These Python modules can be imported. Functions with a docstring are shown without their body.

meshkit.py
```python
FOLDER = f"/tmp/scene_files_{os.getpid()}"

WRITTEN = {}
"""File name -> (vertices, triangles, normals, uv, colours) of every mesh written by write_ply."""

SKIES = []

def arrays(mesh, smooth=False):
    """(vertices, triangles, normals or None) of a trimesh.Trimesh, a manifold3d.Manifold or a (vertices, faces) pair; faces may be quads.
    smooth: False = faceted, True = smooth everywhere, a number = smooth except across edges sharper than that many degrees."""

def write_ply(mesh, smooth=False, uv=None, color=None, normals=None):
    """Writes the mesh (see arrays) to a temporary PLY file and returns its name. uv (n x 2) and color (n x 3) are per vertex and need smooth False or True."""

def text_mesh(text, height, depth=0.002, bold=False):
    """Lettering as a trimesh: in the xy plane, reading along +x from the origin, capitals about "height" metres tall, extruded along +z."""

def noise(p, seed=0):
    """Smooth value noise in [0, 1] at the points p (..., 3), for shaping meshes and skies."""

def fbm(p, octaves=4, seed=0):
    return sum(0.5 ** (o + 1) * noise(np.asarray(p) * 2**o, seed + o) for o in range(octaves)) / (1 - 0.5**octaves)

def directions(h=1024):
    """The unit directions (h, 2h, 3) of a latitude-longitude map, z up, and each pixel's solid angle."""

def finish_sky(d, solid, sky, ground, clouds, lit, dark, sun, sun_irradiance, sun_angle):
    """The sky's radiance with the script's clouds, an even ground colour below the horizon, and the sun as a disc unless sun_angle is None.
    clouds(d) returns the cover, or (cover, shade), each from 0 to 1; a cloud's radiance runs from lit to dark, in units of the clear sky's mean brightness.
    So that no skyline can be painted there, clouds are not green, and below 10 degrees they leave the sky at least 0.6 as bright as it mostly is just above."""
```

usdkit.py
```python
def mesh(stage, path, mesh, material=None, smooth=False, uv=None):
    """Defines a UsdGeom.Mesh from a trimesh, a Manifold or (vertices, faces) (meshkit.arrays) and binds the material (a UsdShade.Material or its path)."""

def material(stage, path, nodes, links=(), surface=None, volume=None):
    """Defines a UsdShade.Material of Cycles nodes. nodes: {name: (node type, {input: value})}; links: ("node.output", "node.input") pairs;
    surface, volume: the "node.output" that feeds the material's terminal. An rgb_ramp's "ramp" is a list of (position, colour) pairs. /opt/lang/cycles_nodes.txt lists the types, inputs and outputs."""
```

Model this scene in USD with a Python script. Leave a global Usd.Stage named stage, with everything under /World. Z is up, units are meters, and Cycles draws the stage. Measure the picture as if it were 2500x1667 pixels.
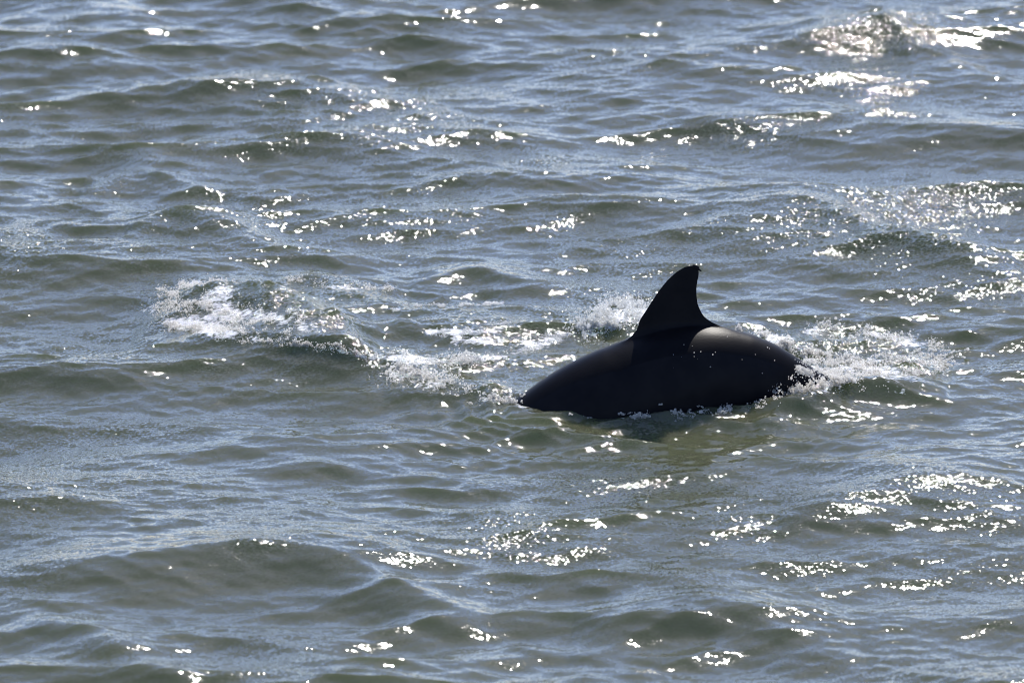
import math
import numpy as np
import trimesh
import manifold3d as mf
import usdkit
import meshkit
from pxr import Usd, UsdGeom, UsdLux, UsdShade, Gf, Sdf, Vt
from scipy.spatial import cKDTree
from scipy.interpolate import PchipInterpolator, CubicSpline

stage = Usd.Stage.CreateInMemory()
UsdGeom.SetStageUpAxis(stage, 'Z')
UsdGeom.Xform.Define(stage, '/World')
UsdGeom.Scope.Define(stage, '/World/Looks')

# ------------------------------------------------------------------ camera
DEPRESSION = math.radians(16.0)
DISTANCE = 25.0
FOCAL, APERTURE = 225.0, 36.0
fwd = np.array([0, math.cos(DEPRESSION), -math.sin(DEPRESSION)])
right = np.array([1.0, 0, 0])
up = np.array([0, math.sin(DEPRESSION), math.cos(DEPRESSION)])
EYE = -fwd * DISTANCE
cam = UsdGeom.Camera.Define(stage, '/World/camera')
cam.CreateHorizontalApertureAttr(APERTURE)
cam.CreateVerticalApertureAttr(APERTURE * 682 / 1024)
cam.CreateFocalLengthAttr(FOCAL)
cam.CreateClippingRangeAttr(Gf.Vec2f(0.5, 20000))
cam.CreateFStopAttr(3.7)
cam.CreateFocusDistanceAttr(24.2)
cam.CreateExposureAttr(0.5)
M = Gf.Matrix4d(*[float(x) for r in ((*right, 0), (*up, 0), (*(-fwd), 0), (*EYE, 1)) for x in r])
UsdGeom.Xformable(cam).AddTransformOp().Set(M)

# ------------------------------------------------------------------ sky and sun
SUN_EL, SUN_AZ = math.radians(45.5), math.radians(17.0)     # azimuth from +y (away from the camera) towards +x
sun_dir = np.array([math.sin(SUN_AZ) * math.cos(SUN_EL), math.cos(SUN_AZ) * math.cos(SUN_EL), math.sin(SUN_EL)])
sky_mat = usdkit.material(stage, '/World/Looks/sky_look', {
    'sky': ('sky_texture', {'sky_type': 'single_scattering', 'sun_disc': False, 'sun_elevation': SUN_EL, 'sun_rotation': SUN_AZ,
                            'altitude': 50.0, 'air_density': 1.0, 'aerosol_density': 0.35, 'ozone_density': 2.0}),
    'tint': ('mix_color', {'blend_type': 'multiply', 'fac': 1.0, 'b': (1.01, 0.98, 1.18)}),
    'bg': ('background_shader', {'strength': 0.133})}, [('sky.color', 'tint.a'), ('tint.result', 'bg.color')], surface='bg.background')
dome = UsdLux.DomeLight.Define(stage, '/World/sky')
UsdShade.MaterialBindingAPI.Apply(dome.GetPrim()).Bind(sky_mat)
dome.GetPrim().SetCustomDataByKey('kind', 'structure')
sun = UsdLux.DistantLight.Define(stage, '/World/sun')
sun.CreateIntensityAttr(1.2)
sun.CreateAngleAttr(0.5)
sun.CreateNormalizeAttr(True)
sun.CreateColorAttr(Gf.Vec3f(1.0, 0.95, 0.88))
z = sun_dir
x = np.cross([0, 0, 1.0], z); x /= np.linalg.norm(x)
y = np.cross(z, x)
UsdGeom.Xformable(sun).AddTransformOp().Set(Gf.Matrix4d(*[float(q) for r in ((*x, 0), (*y, 0), (*z, 0), (0, 0, 0, 1)) for q in r]))

# ------------------------------------------------------------------ helpers
def tag(prim, label=None, category=None, group=None, kind=None):
    for k, v in (('label', label), ('category', category), ('group', group), ('kind', kind)):
        if v:
            prim.SetCustomDataByKey(k, v)
    return prim

def ray(u, v):
    u, v = np.asarray(u, float), np.asarray(v, float)
    s = APERTURE / FOCAL / 2500
    return fwd + right * ((u - 1250) * s)[..., None] + up * ((833.5 - v) * s)[..., None]

def on_water(u, v, h=0.0):
    """where the line of sight through a point of the photograph meets the level h"""
    d = ray(u, v)
    return EYE + d * ((h - EYE[2]) / d[..., 2])[..., None]

def on_plane(u, v, p0, n):
    d = ray(u, v)
    return EYE + d * (((p0 - EYE) @ n) / (d @ n))[..., None]

def smoothstep(e0, e1, t):
    t = np.clip((t - e0) / (e1 - e0), 0, 1)
    return t * t * (3 - 2 * t)

def photo_of(p):
    """where a point appears in the photograph, and how far it is"""
    d = p - EYE
    k = APERTURE / FOCAL / 2500
    f = d @ fwd
    return np.stack([1250 + (d @ right) / f / k, 833.5 - (d @ up) / f / k], -1), f

# ------------------------------------------------------------------ sea
def axis(lo, hi, step, far, n):
    core = np.arange(lo, hi + step / 2, step)
    g = np.geomspace(step * 1.3, far, n)
    g = np.cumsum(g / g.sum() * far)
    return np.concatenate([lo - g[::-1], core, core[-1] + g])

XS = axis(-3.1, 3.1, 0.0078, 4000, 46)
YS = axis(-4.7, 6.9, 0.0098, 4000, 46)
GX, GY = np.meshgrid(XS, YS)
SP = np.maximum(np.gradient(XS)[None, :], np.gradient(YS)[:, None])

def n2(x, y, sx, sy, seed, octaves=3):
    return meshkit.fbm(np.stack([x / sx, y / sy, np.full_like(x, 0.37 + seed)], -1), octaves, seed)

ridge_list = [   # crest polyline in the photograph, crest height, front width, back width (metres)
    ([(-250, 1385), (0, 1352), (300, 1345), (560, 1325), (700, 1322), (860, 1345), (1010, 1400), (1200, 1470)], 0.11, 0.24, 0.55),
    ([(-260, 1545), (0, 1490), (150, 1515), (330, 1590), (500, 1660)], 0.06, 0.22, 0.40),
    ([(250, 790), (380, 800), (520, 818), (700, 845), (900, 872), (1050, 890), (1250, 885)], 0.055, 0.11, 0.35),
    ([(310, 745), (370, 722), (440, 700), (560, 694), (700, 725), (820, 770), (930, 815)], 0.125, 0.42, 0.24),
    ([(660, 690), (760, 686), (900, 705), (1000, 712)], 0.05, 0.16, 0.30),
    ([(1700, 520), (1880, 490), (1960, 484), (2040, 500), (2160, 540), (2330, 600), (2500, 640)], 0.07, 0.30, 0.35),
    ([(1400, 1540), (1480, 1520), (1640, 1490), (1790, 1490), (1950, 1530), (2100, 1560)], 0.06, 0.25, 0.40),
    ([(1900, 1240), (2040, 1210), (2220, 1165), (2420, 1160), (2560, 1180)], 0.055, 0.22, 0.35),
    ([(1000, 670), (1080, 655), (1140, 642), (1230, 660), (1400, 690)], 0.045, 0.18, 0.28),
    ([(200, 450), (280, 418), (340, 402), (400, 415), (540, 450)], 0.04, 0.16, 0.25),
    ([(300, 560), (370, 530), (430, 520), (540, 535), (700, 570)], 0.05, 0.18, 0.28),
    ([(400, 200), (545, 185), (630, 174), (720, 180), (960, 205)], 0.06, 0.24, 0.35),
    ([(1900, 70), (2060, 70), (2140, 62), (2230, 90), (2430, 140)], 0.06, 0.26, 0.35),
    ([(1120, 985), (1200, 978), (1290, 992), (1400, 1010)], 0.030, 0.11, 0.15),
    ([(1840, 985), (1930, 962), (2020, 940), (2150, 925), (2320, 912)], 0.085, 0.10, 0.24),
    ([(0, 20), (160, 5), (260, 12), (420, 60)], 0.05, 0.26, 0.35),
]

def ridge(px, h, wf, wb):
    p = np.array(px, float)
    c = on_water(p[:, 0], p[:, 1], h * 0.9)
    o = np.argsort(c[:, 0])
    c = c[o]
    f = PchipInterpolator(c[:, 0], c[:, 1])
    x0, x1 = c[0, 0], c[-1, 0]
    def at(x, y):
        xc = np.clip(x, x0, x1)
        d = y - f(xc)
        over = np.maximum(np.maximum(x0 - x, x - x1), 0) / 0.25
        t = (xc - x0) / (x1 - x0)
        ends = 0.05 + 0.95 * np.sin(np.pi * t) ** 0.8
        prof = np.where(d < 0, np.exp(-(np.abs(d) / wf) ** 1.55), np.exp(-(np.abs(d) / wb) ** 1.25))
        return h * ends * np.exp(-over ** 2) * prof
    return at

RIPPLE, RIPPLE2 = 1.5, 0.17     # steepness of the centimetre ripples
RIDGES = [ridge(*r) for r in ridge_list]

AXIS_YAW = math.radians(9.0)          # the animal's axis, nearly across the view
DOL = on_water(1520, 984.0) + np.array([0, 0.02, 0])
AX = np.array([math.cos(AXIS_YAW), math.sin(AXIS_YAW), 0])
AN = np.array([-math.sin(AXIS_YAW), math.cos(AXIS_YAW), 0])

def churn_at(x, y):
    """0..1: how broken the water is, where the animal has churned it"""
    out = np.zeros_like(x)
    for (u, v, ru, rv, a) in CHURN:
        c = on_water(u, v)
        sx = ru * APERTURE / FOCAL / 2500 * DISTANCE
        sy = rv * APERTURE / FOCAL / 2500 * DISTANCE / math.sin(DEPRESSION)
        out = np.maximum(out, a * np.exp(-(((x - c[0]) / sx) ** 2 + ((y - c[1]) / sy) ** 2)))
    return out

CHURN = [(1960, 900, 90, 40, 1.0), (2080, 900, 110, 38, 1.0), (2200, 890, 90, 32, 0.9), (1900, 850, 70, 28, 0.8),
         (2080, 820, 160, 30, 0.6), (1500, 800, 70, 35, 0.8), (480, 745, 120, 50, 0.55), (640, 790, 130, 45, 0.5),
         (800, 840, 110, 28, 0.5), (1020, 930, 90, 35, 0.8), (1180, 890, 120, 22, 0.5), (860, 740, 170, 30, 0.45), (1205, 980, 40, 12, 0.7), (1300, 992, 60, 8, 0.4), (1430, 1010, 80, 8, 0.4), (1600, 1020, 120, 8, 0.35), (1800, 1005, 120, 10, 0.4),
         (1120, 810, 170, 40, 0.35), (2200, 500, 230, 70, 0.35), (2130, 85, 120, 30, 0.35), (1830, 335, 120, 25, 0.3)]

rng = np.random.default_rng(11)
def components(n, lmin, lmax, slope, spread, heading):
    lam = np.exp(np.linspace(math.log(lmin), math.log(lmax), n)) * rng.uniform(0.93, 1.07, n)
    k = 2 * np.pi / lam
    a = slope * math.sqrt(2.0 / n) / k
    th = heading + rng.normal(0, spread, n)
    return [(k[i] * math.sin(th[i]), -k[i] * math.cos(th[i]), k[i], a[i], rng.uniform(0, 2 * np.pi)) for i in range(n)]

swell = components(46, 0.50, 2.2, 0.118, 0.42, -0.10)
chop = components(80, 0.12, 0.46, 0.165, 0.42, 0.06)
fine = components(80, 0.030, 0.12, 0.118, 0.55, 0.0)

def sea_points():
    x, y = GX.astype(np.float32), GY.astype(np.float32)
    dx, dy, h = (np.zeros(x.shape, np.float32) for _ in range(3))
    core = (slice(30, len(YS) - 30), slice(30, len(XS) - 30))
    cx, cy, csp = x[core], y[core], SP[core].astype(np.float32)
    group = n2(cx, cy, 1.5, 2.6, 3)
    group = np.clip(0.55 + 1.9 * (group - 0.36), 0.4, 1.5).astype(np.float32)
    gust = np.clip(0.75 + 1.8 * (n2(cx, cy, 0.7, 1.3, 8) - 0.40), 0.55, 1.6).astype(np.float32)
    q = np.stack([cx - DOL[0], cy - DOL[1]], -1)
    along, across = q @ AX[:2], q @ AN[:2]
    near = np.exp(-(np.maximum(np.abs(along - 0.05) - 0.5, 0) / 0.3) ** 2 - (across / 0.42) ** 2)
    cq = photo_of(np.stack([cx, cy, np.zeros_like(cx)], -1).reshape(-1, 3))[0].reshape(cx.shape + (2,))
    slick = (1 - 0.3 * np.exp(-((cq[..., 0] - 480) / 520) ** 2 - ((cq[..., 1] - 1400) / 100) ** 2)).astype(np.float32)
    front = np.exp(-(np.maximum(np.abs(along - 0.05) - 0.55, 0) / 0.25) ** 2) * smoothstep(-1.1, -0.5, across) * smoothstep(0.1, -0.15, across)
    group *= slick * (1 + 0.35 * front).astype(np.float32); gust *= slick * (1 + 1.1 * front).astype(np.float32)
    for comps, chopness, mod, big in ((swell, 1.25, None, True), (chop, 1.15, group, False), (fine, 0.8, gust, False)):
        X, Y, S = (x, y, SP.astype(np.float32)) if big else (cx, cy, csp)
        a_h, a_x, a_y = (np.zeros(X.shape, np.float32) for _ in range(3))
        for kx, ky, k, a, ph in comps:
            w = a * np.exp(-(S * k / 2.0) ** 2)
            t = np.float32(kx) * X + np.float32(ky) * Y + np.float32(ph)
            s = w * np.sin(t)
            a_h += w * np.cos(t)
            a_x -= chopness * kx / k * s
            a_y -= chopness * ky / k * s
        if mod is not None:
            a_h, a_x, a_y = a_h * mod, a_x * mod, a_y * mod
        if big:
            dx += a_x; dy += a_y; h += a_h
            for g in (dx, dy, h):     # the swell is calmer just round the animal, so that the water closes on its sides
                g[core] *= (1 - 0.4 * near)
        else:
            dx[core] += a_x; dy[core] += a_y; h[core] += a_h
    # little rings running off the flank
    off = np.maximum(-across - 0.17, 0) + np.maximum(np.abs(along - 0.05) - 0.5, 0)
    wob = meshkit.fbm(np.stack([cx / 0.25, cy / 0.3, np.full_like(cx, 4.2)], -1), 2, 33)
    h[core] += 0.0065 * np.cos(2 * np.pi * (off / 0.085 + 1.8 * wob)) * np.exp(-off / 0.30) * (across < 0.05) * smoothstep(0.30, 0.5, wob)
    for r in RIDGES:
        h[core] += r(cx, cy)
    c = churn_at(cx, cy)
    m = c > 0.02
    p = np.stack([cx[m], cy[m], np.zeros(m.sum())], -1)
    lump = meshkit.fbm(p / [0.10, 0.16, 1], 4, 21) - 0.5
    sharp = 1 - np.abs(2 * meshkit.fbm(p / [0.055, 0.085, 1] + 9, 3, 5) - 1) * 2.2
    h[core][m] += c[m] * (0.075 * lump + 0.016 * sharp + 0.012)
    hx = meshkit.fbm(p / [0.08, 0.12, 1] + 31, 3, 9) - 0.5
    dx[core][m] += c[m] * 0.05 * hx
    return np.stack([x + dx, y + dy, h], -1).astype(np.float64)

SEA = sea_points()
ny, nx = GX.shape
idx = np.arange(ny * nx).reshape(ny, nx)
quads = np.stack([idx[:-1, :-1], idx[:-1, 1:], idx[1:, 1:], idx[1:, :-1]], -1).reshape(-1, 4)

foam_lines = [   # line on the photograph's water, half width at its start and end, strength
    ([(390, 786), (520, 806), (700, 838), (900, 866)], 24, 13, 0.62), ([(380, 745), (440, 705), (560, 705)], 34, 20, 0.52), ([(500, 740), (640, 770), (760, 815)], 40, 26, 0.5),
    ([(700, 692), (840, 702), (960, 706)], 12, 8, 0.45),
    ([(860, 866), (960, 876), (1100, 882), (1240, 870)], 11, 9, 0.85), ([(960, 757), (1100, 749), (1230, 738)], 8, 6, 0.6), ([(1050, 808), (1160, 812), (1240, 800)], 10, 10, 0.52),
    ([(1250, 862), (1330, 832), (1440, 800)], 18, 18, 0.68), ([(1120, 830), (1300, 840)], 14, 14, 0.6), ([(1440, 800), (1500, 778), (1570, 770)], 34, 26, 0.9),
    ([(930, 915), (1010, 912), (1080, 940)], 24, 14, 0.5), ([(1185, 974), (1225, 978), (1270, 988)], 9, 5, 0.6), ([(1270, 990), (1420, 1010), (1520, 1020)], 5, 5, 0.5),
    ([(1800, 806), (1900, 830), (2020, 868)], 12, 26, 0.62), ([(1930, 935), (2060, 910), (2290, 893)], 34, 28, 0.62), ([(1980, 800), (2120, 815), (2300, 850)], 22, 14, 0.45),
    ([(1960, 955), (2080, 950), (2200, 960)], 12, 10, 0.4)]

GUSTS = [(1620, 1180, 240, 38, 1.0), (1270, 1290, 170, 45, 0.8), (1560, 1035, 330, 28, 0.45), (2200, 520, 300, 120, 0.9), (2130, 80, 150, 40, 0.8), (1830, 330, 220, 40, 0.8), (2350, 250, 220, 35, 0.7), (1350, 390, 240, 40, 0.5), (1120, 235, 150, 25, 0.5),
         (1720, 1210, 260, 50, 0.7), (1300, 1330, 220, 50, 0.6), (1600, 1050, 120, 25, 0.6), (2350, 1400, 180, 90, 0.6), (2250, 1640, 200, 40, 0.6), (640, 190, 110, 20, 0.7),
         (700, 280, 420, 60, 0.35), (340, 1050, 180, 25, 0.6), (680, 1320, 150, 15, 0.6), (60, 590, 90, 25, 0.8)]      # where breaths of wind roughen the water

def foam_at(p):
    q, _ = photo_of(p)
    out = np.zeros(len(p))
    for px, w0, w1, a in foam_lines:
        px = np.array(px, float)
        box = (q[:, 0] > px[:, 0].min() - 90) & (q[:, 0] < px[:, 0].max() + 90) & (q[:, 1] > px[:, 1].min() - 90) & (q[:, 1] < px[:, 1].max() + 90)
        g = q[box]
        best = np.full(len(g), 1e9); w = np.full(len(g), float(w0))
        length = np.concatenate([[0], np.cumsum(np.linalg.norm(np.diff(px, axis=0), axis=1))])
        for k in range(len(px) - 1):
            e = px[k + 1] - px[k]
            tq = np.clip(((g - px[k]) @ e) / (e @ e), 0, 1)
            dd = np.linalg.norm((g - px[k] - tq[:, None] * e) * [0.7, 1.0], axis=1)
            ww = w0 + (w1 - w0) * (length[k] + tq * np.linalg.norm(e)) / length[-1]
            less = dd / ww < best
            best = np.where(less, dd / ww, best)
        out[box] = np.maximum(out[box], a * np.exp(-best ** 2))
    return out

flat = SEA.reshape(-1, 3)
near_mask = (np.abs(flat[:, 0]) < 3.0) & (flat[:, 1] > -4.5) & (flat[:, 1] < 6.5)
foam_v, churn_v = np.zeros(len(flat), np.float32), np.zeros(len(flat), np.float32)
f0 = foam_at(flat[near_mask])
pp = flat[near_mask] * [1, 1, 0]
lace = meshkit.fbm(pp / [0.13, 0.16, 1] + 3, 4, 61)
holes = np.abs(2 * meshkit.fbm(pp / [0.045, 0.05, 1] + 7, 3, 77) - 1)
foam_v[near_mask] = np.clip((f0 * 1.25 + (lace - 0.5) * 1.5 * (f0 > 0.02) - 0.24 - 1.2 * (0.25 - np.minimum(holes, 0.25))) * 1.3, 0, 1)
churn_v[near_mask] = np.clip(churn_at(flat[near_mask, 0], flat[near_mask, 1]) * 0.9 + f0 * 0.5, 0, 1)
# patches of sharp little ripples: on the crests and where gusts touch the water
rip = n2(flat[near_mask, 0], flat[near_mask, 1], 0.42, 0.7, 15)
gul = n2(flat[near_mask, 0], flat[near_mask, 1], 1.6, 2.4, 19)
rip = smoothstep(0.46, 0.70, rip * 0.65 + gul * 0.35 + 1.0 * np.clip(flat[near_mask, 2], -0.1, 0.12))
ripple_v = np.zeros(len(flat), np.float32)
gq, _ = photo_of(flat[near_mask])
touched = np.zeros(len(gq))
for (u, v, ru, rv, a) in GUSTS:
    touched = np.maximum(touched, a * np.exp(-((gq[:, 0] - u) / ru) ** 2 - ((gq[:, 1] - v) / rv) ** 2))
slick = np.exp(-((gq[:, 0] - 480) / 520) ** 2 - ((gq[:, 1] - 1400) / 110) ** 2)
ripple_v[near_mask] = np.clip((0.19 + 0.52 * rip + touched * (0.45 + 0.8 * rip)) * (1 - 0.5 * slick) + churn_v[near_mask] * 1.1, 0, 1.25)

water_mat = usdkit.material(stage, '/World/Looks/sea_water', {
    'geo': ('geometry', {}),
    'foam': ('attribute', {'attribute': 'foam'}), 'ripple': ('attribute', {'attribute': 'ripple'}),
    # ripples of one to three centimetres, as tilts of the surface
    'map': ('mapping', {'scale': (0.8, 1.0, 1.0), 'rotation': (0, 0, 0.12)}),
    'map2': ('mapping', {'scale': (0.40, 1.0, 1.0), 'rotation': (0, 0, -0.10)}),
    'n1': ('noise_texture', {'scale': 100.0, 'detail': 1.0, 'roughness': 0.5}),
    'n2': ('noise_texture', {'scale': 26.0, 'detail': 1.0, 'roughness': 0.5}),
    'half': ('vector_math', {'math_type': 'subtract', 'vector2': (0.5, 0.5, 0.5)}),
    'half2': ('vector_math', {'math_type': 'subtract', 'vector2': (0.5, 0.5, 0.5)}),
    'flat1': ('vector_math', {'math_type': 'multiply', 'vector2': (RIPPLE, RIPPLE, 0.0)}),
    'flat2': ('vector_math', {'math_type': 'multiply', 'vector2': (RIPPLE2, RIPPLE2, 0.0)}),
    'amt': ('vector_math', {'math_type': 'scale'}),
    'sum1': ('vector_math', {'math_type': 'add'}),
    'sum2': ('vector_math', {'math_type': 'add'}),
    'nrm': ('vector_math', {'math_type': 'normalize'}),
    'murk': ('noise_texture', {'scale': 0.8, 'detail': 2.0}),
    'col': ('mix_color', {'a': (0.056, 0.063, 0.039), 'b': (0.068, 0.072, 0.037)}),
    'fmap': ('mapping', {'scale': (0.6, 1.0, 1.0)}),
    'fn': ('noise_texture', {'scale': 75.0, 'detail': 4.0, 'roughness': 0.62}),
    'fm': ('math', {'math_type': 'multiply_add', 'value2': 0.55}),
    'fr': ('map_range', {'from_min': 0.73, 'from_max': 0.97, 'to_min': 0.0, 'to_max': 0.95, 'clamp': True}),
    'white': ('mix_color', {'b': (0.72, 0.71, 0.68)}),
    'p': ('principled_bsdf', {'roughness': 0.06, 'ior': 1.333, 'specular_ior_level': 0.5, 'subsurface_method': 'burley', 'subsurface_weight': 1.0, 'subsurface_scale': 0.16, 'subsurface_radius': (0.8, 1.0, 0.7)}),
}, [('geo.position', 'map.vector'), ('map.vector', 'n1.vector'), ('geo.position', 'map2.vector'), ('map2.vector', 'n2.vector'), ('n1.color', 'half.vector1'), ('n2.color', 'half2.vector1'),
    ('half.vector', 'flat1.vector1'), ('half2.vector', 'flat2.vector1'), ('flat1.vector', 'amt.vector1'), ('ripple.fac', 'amt.scale'),
    ('amt.vector', 'sum1.vector1'), ('flat2.vector', 'sum1.vector2'), ('sum1.vector', 'sum2.vector1'), ('geo.normal', 'sum2.vector2'), ('sum2.vector', 'nrm.vector1'), ('nrm.vector', 'p.normal'),
    ('geo.position', 'murk.vector'), ('murk.fac', 'col.fac'), ('geo.position', 'fmap.vector'), ('fmap.vector', 'fn.vector'), ('foam.fac', 'fm.value1'), ('fn.fac', 'fm.value3'), ('fm.value', 'fr.value'),
    ('fr.result', 'white.fac'), ('col.result', 'white.a'), ('white.result', 'p.base_color')], surface='p.BSDF')
sea = usdkit.mesh(stage, '/World/sea', (flat, quads), water_mat, smooth=True)
for nm, val in (('foam', foam_v), ('ripple', ripple_v)):
    UsdGeom.PrimvarsAPI(sea).CreatePrimvar(nm, Sdf.ValueTypeNames.FloatArray, 'vertex').Set(Vt.FloatArray.FromNumpy(val))
tag(sea.GetPrim(), 'choppy grey green sea water glittering against the sun', None, None, 'structure')

# ------------------------------------------------------------------ dolphin
def plane_sz(u, v):
    """photograph point -> (distance along the animal's axis, height) in its upright middle plane"""
    p = on_plane(np.asarray(u, float), np.asarray(v, float), DOL, AN)
    return np.stack([(p - DOL) @ AX, p[..., 2]], -1)

back_px = np.array([(1262, 977), (1303, 947), (1354, 911), (1405, 884), (1456, 860), (1507, 840), (1545, 825), (1600, 808), (1660, 797), (1720, 793),
                    (1752, 794), (1788, 802), (1828, 814), (1864, 827), (1905, 846), (1936, 864), (1962, 884), (1994, 906), (2030, 925), (2070, 945)], float)
back = plane_sz(back_px[:, 0], back_px[:, 1])
s0, s1 = back[0, 0], back[-1, 0]
d0 = (back[1] - back[0]) / np.linalg.norm(back[1] - back[0])
# below the surface: neck, melon and beak on the left, tail stock on the right
head = np.array([[-0.70, -0.66], [-0.60, -0.58], [-0.50, -0.50], [-0.40, -0.40], [-0.30, -0.285], [-0.19, -0.17], [-0.09, -0.075]]) + back[0]
tail = back[-1] + np.array([[0.05, -0.04], [0.12, -0.11], [0.21, -0.20], [0.30, -0.30], [0.39, -0.40], [0.48, -0.50]])
line = np.vstack([head, back, tail])
t = np.concatenate([[0], np.cumsum(np.linalg.norm(np.diff(line, axis=0), axis=1))])
curve = CubicSpline(t, line)
tt = np.linspace(0, t[-1], 110)
dors = np.stack([np.convolve(np.pad(curve(tt)[:, k], 3, mode='edge'), np.ones(7) / 7, 'valid') for k in range(2)], -1)
tan = np.gradient(dors, axis=0); tan /= np.linalg.norm(tan, axis=1, keepdims=True)
nor = np.stack([tan[:, 1], -tan[:, 0]], -1)           # towards the belly
L = t[-1]
tb0, tb1 = t[len(head)], t[len(head) + len(back) - 1]
rv = PchipInterpolator([0, 0.04, 0.13, 0.19, 0.26, 0.36, tb0 + 0.1, tb0 + 0.35, tb0 + 0.6, tb0 + 0.85, tb1 - 0.22, tb1, tb1 + 0.35, L],
                       [0.012, 0.028, 0.04, 0.085, 0.115, 0.14, 0.18, 0.215, 0.215, 0.195, 0.145, 0.095, 0.05, 0.03])(tt)
rh = rv * np.interp(tt, [0, tb0, tb0 + 0.5, tb1, L], [1.0, 0.98, 0.98, 0.80, 0.45])
NS = 56
ang = np.linspace(0, 2 * np.pi, NS, endpoint=False)
rings = []
for i in range(len(tt)):
    c = dors[i] + nor[i] * rv[i]
    o = np.sin(ang)
    sec = c[None] - nor[i][None] * (rv[i] * o)[:, None]
    side = rh[i] * np.cos(ang) * (1 - 0.10 * np.clip(o, 0, 1))
    rings.append(DOL + AX[None] * sec[:, :1] + np.array([0, 0, 1.0])[None] * sec[:, 1:] + AN[None] * side[:, None] - [0, 0, DOL[2]])
V = np.vstack(rings)
F = []
for i in range(len(tt) - 1):
    a = i * NS + np.arange(NS); b = i * NS + (np.arange(NS) + 1) % NS
    F.append(np.stack([a, b, b + NS], -1)); F.append(np.stack([a, b + NS, a + NS], -1))
c0, c1 = len(V), len(V) + 1
V = np.vstack([V, rings[0].mean(0), rings[-1].mean(0)])
a = np.arange(NS); b = (a + 1) % NS
F.append(np.stack([np.full(NS, c0), b, a], -1))
a2, b2 = a + (len(tt) - 1) * NS, b + (len(tt) - 1) * NS
F.append(np.stack([np.full(NS, c1), a2, b2], -1))
F = np.vstack(F)
torso = trimesh.Trimesh(V, F, process=False)
if torso.volume < 0:
    torso.invert()

def solid(tm):
    return mf.Manifold(mf.Mesh(np.asarray(tm.vertices, np.float32), np.asarray(tm.faces, np.uint32)))

def to_world(sz, off):
    return DOL + AX * sz[..., :1] + AN * off[..., None] + np.array([0, 0, 1.0]) * sz[..., 1:] - [0, 0, DOL[2]]

lead_px = np.array([(1472, 884), (1502, 852), (1527, 827), (1554, 793), (1584, 748), (1609, 710), (1635, 679), (1660, 659), (1680, 650), (1693, 648.5)], float)
trail_px = np.array([(1850, 880), (1845, 845), (1822, 820), (1785, 803), (1748, 789), (1724, 775), (1710, 758), (1702, 735), (1700, 708), (1703, 684), (1706, 667), (1703, 654)], float)
lead, trail = plane_sz(lead_px[:, 0], lead_px[:, 1]), plane_sz(trail_px[:, 0], trail_px[:, 1])
def resample(p, n):
    d = np.concatenate([[0], np.cumsum(np.linalg.norm(np.diff(p, axis=0), axis=1))])
    return PchipInterpolator(d / d[-1], p)(np.linspace(0, 1, n))
NL, NC = 60, 20
le, te = resample(lead, NL), resample(trail, NL)
w = (1 - np.cos(np.linspace(0, np.pi, NC))) / 2
prof = 1.9 * (0.2969 * np.sqrt(w) - 0.126 * w - 0.3516 * w ** 2 + 0.2843 * w ** 3 - 0.1036 * w ** 4) * 2.6
fv = []
for i in range(NL):
    mid = le[i][None] * (1 - w)[:, None] + te[i][None] * w[:, None]
    q = i / (NL - 1)
    th = 0.5 * (0.055 * max(0, 1 - q / 0.5) ** 2 + 0.026 * (1 - q) + 0.007) * np.clip(prof, 0.06, None)
    fv.append(np.vstack([to_world(mid, th), to_world(mid[::-1], -th[::-1])]))
R = 2 * NC
fvv = np.vstack(fv)
ff = []
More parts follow.
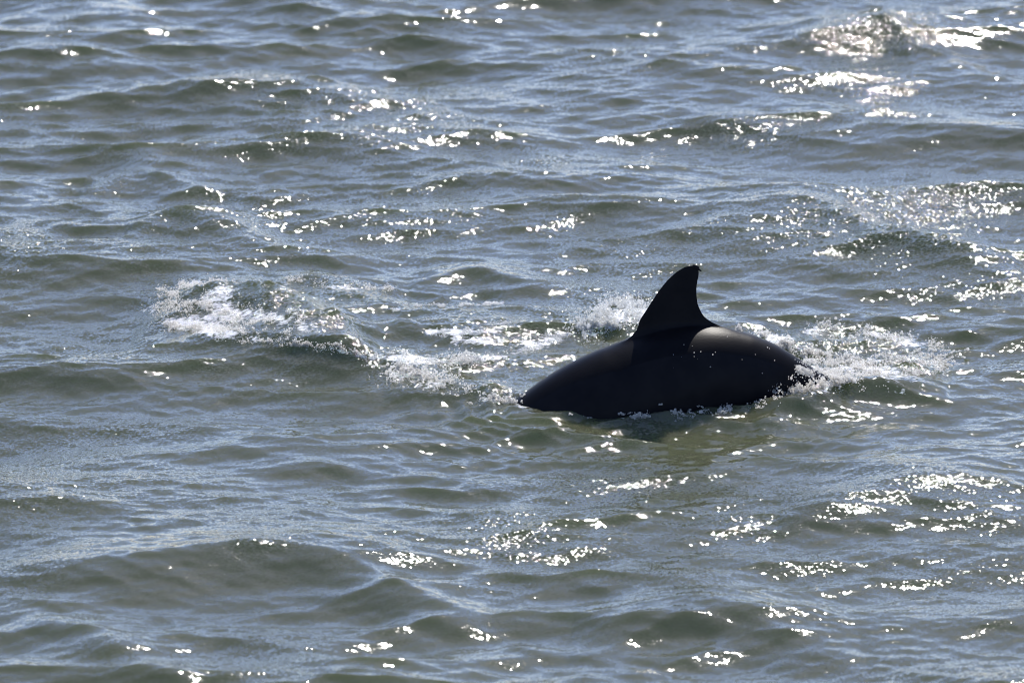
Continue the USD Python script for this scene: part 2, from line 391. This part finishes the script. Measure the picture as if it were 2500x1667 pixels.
for i in range(NL - 1):
    a = i * R + np.arange(R); b = i * R + (np.arange(R) + 1) % R
    ff.append(np.stack([a, b, b + R], -1)); ff.append(np.stack([a, b + R, a + R], -1))
c0, c1 = len(fvv), len(fvv) + 1
fvv = np.vstack([fvv, fv[0].mean(0), fv[-1].mean(0)])
a = np.arange(R); b = (a + 1) % R
ff += [np.stack([np.full(R, c0), b, a], -1), np.stack([np.full(R, c1), a + (NL - 1) * R, b + (NL - 1) * R], -1)]
fin = trimesh.Trimesh(fvv, np.vstack(ff), process=False)
if fin.volume < 0:
    fin.invert()
# torn shreds at the fin's tip
def bead_chain(px, r):
    p = plane_sz(np.array([q[0] for q in px], float), np.array([q[1] for q in px], float))
    c = to_world(p, np.zeros(len(p)))
    sph = [mf.Manifold.sphere(rr, 12).translate([float(k) for k in cc]) for cc, rr in zip(c, r)]
    return mf.Manifold.batch_boolean([mf.Manifold.batch_hull([sph[i], sph[i + 1]]) for i in range(len(sph) - 1)], mf.OpType.Add)
shreds = [bead_chain([(1696, 651), (1703, 655), (1708, 659), (1711, 661)], [0.008, 0.005, 0.0035, 0.003]),
          bead_chain([(1699, 651), (1704, 651.5), (1707, 653)], [0.006, 0.003, 0.002]),
          bead_chain([(1694, 650), (1698, 648.2), (1700, 648)], [0.006, 0.0035, 0.002])]
# flippers and flukes, under the water
def paddle(root, d1, length, chord, thick, sweep):
    out = []
    for q in np.linspace(0, 1, 7):
        p = root + d1 * length * q + sweep * length * q * q
        out.append(mf.Manifold.sphere(1.0, 16).scale([float(chord * (1 - 0.72 * q)), float(thick * 1.2), float(thick)]).translate([float(k) for k in p]))
    return mf.Manifold.batch_boolean([mf.Manifold.batch_hull([out[i], out[i + 1]]) for i in range(6)], mf.OpType.Add)
zz = np.array([0, 0, 1.0])
def centre(i):
    c = dors[i] + nor[i] * rv[i]
    return DOL + AX * c[0] + zz * c[1] - [0, 0, DOL[2]]
j = int(np.argmin(np.abs(tt - 0.52)))
extra = [paddle(centre(j) + AN * s * 0.10 - zz * 0.06, AN * s * 0.6 - zz * 0.7, 0.30, 0.07, 0.014, AX * 0.5) for s in (-1, 1)]
extra += [paddle(centre(len(tt) - 1), AN * s, 0.27, 0.09, 0.014, AX * 0.45 - zz * 0.3) for s in (-1, 1)]
body = mf.Manifold.batch_boolean([solid(torso), solid(fin)] + extra, mf.OpType.Add).refine_to_length(0.014)
bm = body.to_mesh()
bt = trimesh.Trimesh(np.array(bm.vert_properties[:, :3], float), np.array(bm.tri_verts), process=True)
trimesh.smoothing.filter_taubin(bt, lamb=0.5, nu=0.52, iterations=10)
# the fin grows out of the back: round the crease between them
def soften(tm, keep, rounds):
    e = tm.edges_unique
    n = len(tm.vertices)
    from scipy.sparse import coo_matrix
    A = coo_matrix((np.ones(2 * len(e)), (np.r_[e[:, 0], e[:, 1]], np.r_[e[:, 1], e[:, 0]])), (n, n)).tocsr()
    deg = np.maximum(np.asarray(A.sum(1)).ravel(), 1)[:, None]
    v = np.array(tm.vertices)
    for _ in range(rounds):
        v += keep[:, None] * 0.6 * (A @ v / deg - v)
    tm.vertices = v
vs = np.stack([(np.array(bt.vertices) - DOL) @ AX, np.array(bt.vertices)[:, 2]], -1)
root = plane_sz(np.array([1505, 1530, 1560, 1600, 1640, 1690, 1730, 1760, 1800.]), np.array([850, 832, 820, 810, 802, 796, 794, 797, 806.]))
rootline = resample(root, 60)
dist = cKDTree(rootline).query(vs)[0]
soften(bt, smoothstep(0.065, 0.015, dist), 34)
parts = [bt] + [trimesh.Trimesh(np.array(s.to_mesh().vert_properties[:, :3], float), np.array(s.to_mesh().tri_verts), process=False) for s in shreds]
bt = trimesh.util.concatenate(parts)
skin = usdkit.material(stage, '/World/Looks/wet_grey_skin', {
    'geo': ('geometry', {}),
    'mott': ('noise_texture', {'scale': 9.0, 'detail': 5.0, 'roughness': 0.6}),
    'col': ('rgb_ramp', {'ramp': [(0.3, (0.004, 0.0042, 0.0052)), (0.7, (0.008, 0.0076, 0.0084))]}),
    'fine': ('noise_texture', {'scale': 160.0, 'detail': 3.0}),
    'b': ('bump', {'strength': 0.5, 'distance': 0.0007}),
    'p': ('principled_bsdf', {'roughness': 0.38, 'ior': 1.36, 'specular_ior_level': 0.07}),
}, [('geo.position', 'mott.vector'), ('mott.fac', 'col.fac'), ('col.color', 'p.base_color'), ('geo.position', 'fine.vector'), ('fine.fac', 'b.height'), ('b.normal', 'p.normal')], surface='p.BSDF')
dolphin = UsdGeom.Xform.Define(stage, '/World/dolphin')
dolphin.AddTranslateOp().Set(Gf.Vec3d(*map(float, DOL)))
bt.apply_translation(-DOL)
usdkit.mesh(stage, '/World/dolphin/body', bt, skin, smooth=True)
tag(dolphin.GetPrim(), 'dark grey dolphin arching its back and hooked dorsal fin out of the sea', 'dolphin')

# ------------------------------------------------------------------ foam, spray and drops
core_pts = SEA[30:-30, 30:-30].reshape(-1, 3)
sea_tree = cKDTree(core_pts[:, :2])
def on_sea(u, v):
    """points on the surface of the sea, where the lines of sight through (u, v) meet it"""
    h = np.zeros(len(u))
    for _ in range(4):
        p = on_water(u, v, h)
        _, i = sea_tree.query(p[:, :2])
        h = 0.5 * h + 0.5 * core_pts[i, 2]
    p[:, 2] = core_pts[i, 2]
    return p

ball = trimesh.creation.icosphere(2, 1.0)
bubble_mat = usdkit.material(stage, '/World/Looks/foam_bubbles', {
    'p': ('principled_bsdf', {'base_color': (0.70, 0.70, 0.66), 'roughness': 0.10, 'ior': 1.333}),
    'l': ('translucent_bsdf', {'color': (0.85, 0.84, 0.80)}),
    'pl': ('mix_closure', {'fac': 0.55}),
    't': ('transparent_bsdf', {}),
    'm': ('mix_closure', {'fac': 0.6})}, [('p.BSDF', 'pl.closure1'), ('l.BSDF', 'pl.closure2'), ('t.BSDF', 'm.closure1'), ('pl.closure', 'm.closure2')], surface='m.closure')
drop_mat = usdkit.material(stage, '/World/Looks/water_drops', {
    'p': ('principled_bsdf', {'base_color': (0.16, 0.165, 0.14), 'roughness': 0.10, 'ior': 1.333}),
    'l': ('translucent_bsdf', {'color': (0.95, 0.93, 0.89)}),
    'pl': ('mix_closure', {'fac': 0.78}),
    't': ('transparent_bsdf', {}),
    'm': ('mix_closure', {'fac': 0.7})}, [('p.BSDF', 'pl.closure1'), ('l.BSDF', 'pl.closure2'), ('t.BSDF', 'm.closure1'), ('pl.closure', 'm.closure2')], surface='m.closure')

def lumps(p, r0, sig, lift=0.0):
    """blobs of broken water: flattened, half sunk"""
    n = len(p)
    r = r0 * np.exp(rs.normal(0, sig, n))
    st = np.stack([rs.uniform(0.7, 1.7, n), rs.uniform(0.6, 1.3, n), rs.uniform(0.45, 1.0, n)], -1)
    q = p.copy()
    q[:, 2] += lift * r - 0.2 * r
    return q, r, st

def drops(name, pts, radii, mat, label, category, proto='drop', stretch=None):
    pi = UsdGeom.PointInstancer.Define(stage, '/World/' + name)
    usdkit.mesh(stage, f'/World/{name}/{proto}', ball, mat, smooth=True)
    pi.CreatePrototypesRel().SetTargets([Sdf.Path(f'/World/{name}/{proto}')])
    n = len(pts)
    pi.CreateProtoIndicesAttr(Vt.IntArray.FromNumpy(np.zeros(n, np.int32)))
    pi.CreatePositionsAttr(Vt.Vec3fArray.FromNumpy(np.asarray(pts, np.float32)))
    sc = np.repeat(np.asarray(radii, np.float32)[:, None], 3, 1)
    if stretch is not None:
        sc = sc * np.asarray(stretch, np.float32)
    pi.CreateScalesAttr(Vt.Vec3fArray.FromNumpy(sc))
    tag(pi.GetPrim(), label, category, None, 'stuff')

rs = np.random.default_rng(5)
def scatter(areas, cluster=0.5, cell=(30, 12), seed=0):
    """areas: (polyline in the photograph, half width at its start, at its end, how many); clumped by noise"""
    us, vs_ = [], []
    for px, w0, w1, n in areas:
        px = np.array(px, float)
        d = np.concatenate([[0], np.cumsum(np.linalg.norm(np.diff(px, axis=0), axis=1))])
        m = n * 6
        q = rs.uniform(0, 1, m)
        c = np.stack([np.interp(q * d[-1], d, px[:, k]) for k in range(2)], -1)
        wdt = w0 + (w1 - w0) * q
        u = c[:, 0] + rs.normal(0, 0.6, m) * wdt
        v = c[:, 1] + rs.normal(0, 0.5, m) * wdt
        f = meshkit.fbm(np.stack([u / cell[0], v / cell[1], np.full(m, seed + 0.5)], -1), 3, 40 + seed)
        pick = np.argsort(-(f + rs.normal(0, (1 - cluster) * 0.25, m)))[:n]
        us.append(u[pick]); vs_.append(v[pick])
    return np.concatenate(us), np.concatenate(vs_)

def size(n, r0, sig=0.45):
    return r0 * np.exp(rs.normal(0, sig, n))

def together(*sets):
    return tuple(np.concatenate([q[k] for q in sets]) for k in range(3))

def plain(p, r):
    return p, r, np.ones((len(p), 3))

def strings(px, n, height, r0, reach=0.16):
    """threads of drops thrown up from the water, each along its own arc"""
    px = np.array(px, float)
    pts, rad = [], []
    for _ in range(n):
        c = px[rs.integers(len(px))] + rs.normal(0, 14, 2) * [1.6, 0.7]
        b = on_sea(c[:1], c[1:])[0]
        up_ = height * rs.uniform(0.4, 1.3); run = rs.normal(0.3, 0.6) * reach; dep = rs.normal(0, 0.3) * reach
        m = rs.integers(9, 26)
        q0 = rs.uniform(0, 0.35); q = np.sort(rs.uniform(q0, q0 + rs.uniform(0.25, 0.6), m))
        pts.append(b + np.stack([run * q, dep * q, up_ * 4 * q * (1 - q)], -1) + rs.normal(0, 0.0014, (m, 3)))
        rad.append(r0 * np.exp(rs.normal(0, 0.35, m)) * rs.uniform(0.7, 1.5))
    return plain(np.vstack(pts), np.concatenate(rad))

def spray(name, areas, r0, lift, mat, label, category, seed, cluster=0.75, more=()):
    u, v = scatter(areas, cluster=cluster, seed=seed)
    p = on_sea(u, v)
    p[:, 2] += rs.exponential(lift, len(p))
    q, r, st = together(plain(p, size(len(p), r0, 0.5)), *more)
    drops(name, q, r, mat, label, category, 'drop', st)

spray('breaker_spray', [([(385, 792), (520, 812), (700, 842), (900, 870)], 12, 8, 4200), ([(385, 745), (440, 704), (560, 706)], 26, 18, 2800), ([(440, 740), (600, 770), (740, 810)], 44, 24, 2800),
                        ([(700, 690), (840, 700), (960, 704)], 10, 8, 500)], 0.0013, 0.004, drop_mat, 'glittering white water on the small wave breaking left of the dolphin', 'spray', 1)
spray('foam_streaks', [([(860, 866), (960, 876), (1100, 881), (1240, 869)], 8, 7, 3400), ([(960, 756), (1100, 748), (1230, 738)], 6, 5, 1000), ([(1050, 808), (1160, 812), (1240, 800)], 9, 10, 1300),
                       ([(1250, 860), (1330, 830), (1440, 800)], 12, 12, 1500)], 0.0016, 0.001, bubble_mat, 'thin white foam streaks lying on flat water left of the fin', 'foam', 2, cluster=0.85)
spray('fin_foam', [([(1430, 802), (1500, 778), (1565, 770)], 34, 26, 9000), ([(1490, 742), (1570, 762)], 16, 14, 1800)], 0.0014, 0.012, bubble_mat, 'bright foam on the water behind the front edge of the dorsal fin', 'foam', 3, more=[strings([(1460, 785), (1500, 770), (1540, 765)], 40, 0.05, 0.0016)])
spray('small_splash', [([(935, 920), (1000, 912), (1060, 940), (1150, 955)], 26, 12, 1500), ([(950, 890), (1040, 890), (1180, 880)], 12, 12, 800)], 0.0016, 0.010, drop_mat,
      'small glinting splash on the water ahead of the sloping back', 'splash', 4, more=[strings([(945, 915), (1000, 905), (1060, 930), (1150, 950)], 40, 0.03, 0.0017)])
spray('waterline_beads', [([(1185, 972), (1225, 976), (1262, 986)], 10, 5, 900), ([(1262, 988), (1340, 994), (1420, 1006), (1500, 1016)], 4, 4, 800), ([(1540, 1018), (1700, 1014), (1860, 990), (1930, 968)], 4, 8, 800)], 0.0016, 0.003, drop_mat,
      'glinting beads of water along the waterline of the dark flank', 'splash', 5, more=[strings([(1190, 970), (1225, 974), (1255, 982), (1420, 1008), (1560, 1018), (1700, 1010)], 45, 0.022, 0.0016, 0.10)])
# the near side of the tail splash stands in front of the animal's flank
fu, fv_ = scatter([([(1895, 962), (1945, 945), (2005, 925)], 14, 22, 1500), ([(1955, 910), (1985, 885), (2010, 900)], 12, 18, 900), ([(2000, 938), (2080, 922)], 18, 18, 1400)], cluster=0.8, seed=7)
fp = on_plane(fu, fv_, DOL - AN * 0.13, AN) + rs.normal(0, 0.02, (len(fu), 1)) * AN
front = plain(fp, size(len(fp), 0.0016, 0.5))
spray('tail_splash', [([(1910, 950), (1980, 925), (2080, 905)], 24, 26, 3800), ([(2040, 905), (2160, 900), (2290, 890)], 34, 20, 6500), ([(1880, 835), (1950, 862), (2080, 880)], 12, 26, 4200),
                      ([(1800, 806), (1900, 828)], 5, 10, 900), ([(1980, 800), (2120, 815), (2300, 850)], 22, 14, 1300)], 0.0015, 0.0055, drop_mat,
      'glittering splash of drops where the tail stock goes under', 'splash', 6,
      more=[front, strings([(1930, 940), (1980, 925), (2060, 905), (2150, 900), (2240, 890), (2280, 885), (1960, 870)], 130, 0.036, 0.0018)])
# single drops clinging to the wet back
bw = np.array(bt.vertices) + DOL
bp, bd = photo_of(bw)
where = np.array([(1652, 862), (1665, 864), (1674, 834), (1688, 838), (1694, 852), (1690, 864), (1714, 852), (1740, 858), (1746, 851), (1710, 876), (1818, 877), (1880, 842), (1886, 846), (1780, 814), (1646, 889), (1742, 894), (1850, 860), (1868, 905), (1900, 880)])
pts = []
for q in where:
    near = np.linalg.norm(bp - q, axis=1) < 9
    i = np.where(near)[0][np.argmin(bd[near])]
    pts.append(bw[i] - fwd * 0.001)
drops('back_drops', np.array(pts), size(len(pts), 0.0017, 0.35), drop_mat, 'a few bright drops of water on the back below the fin', 'drops', 'drop')
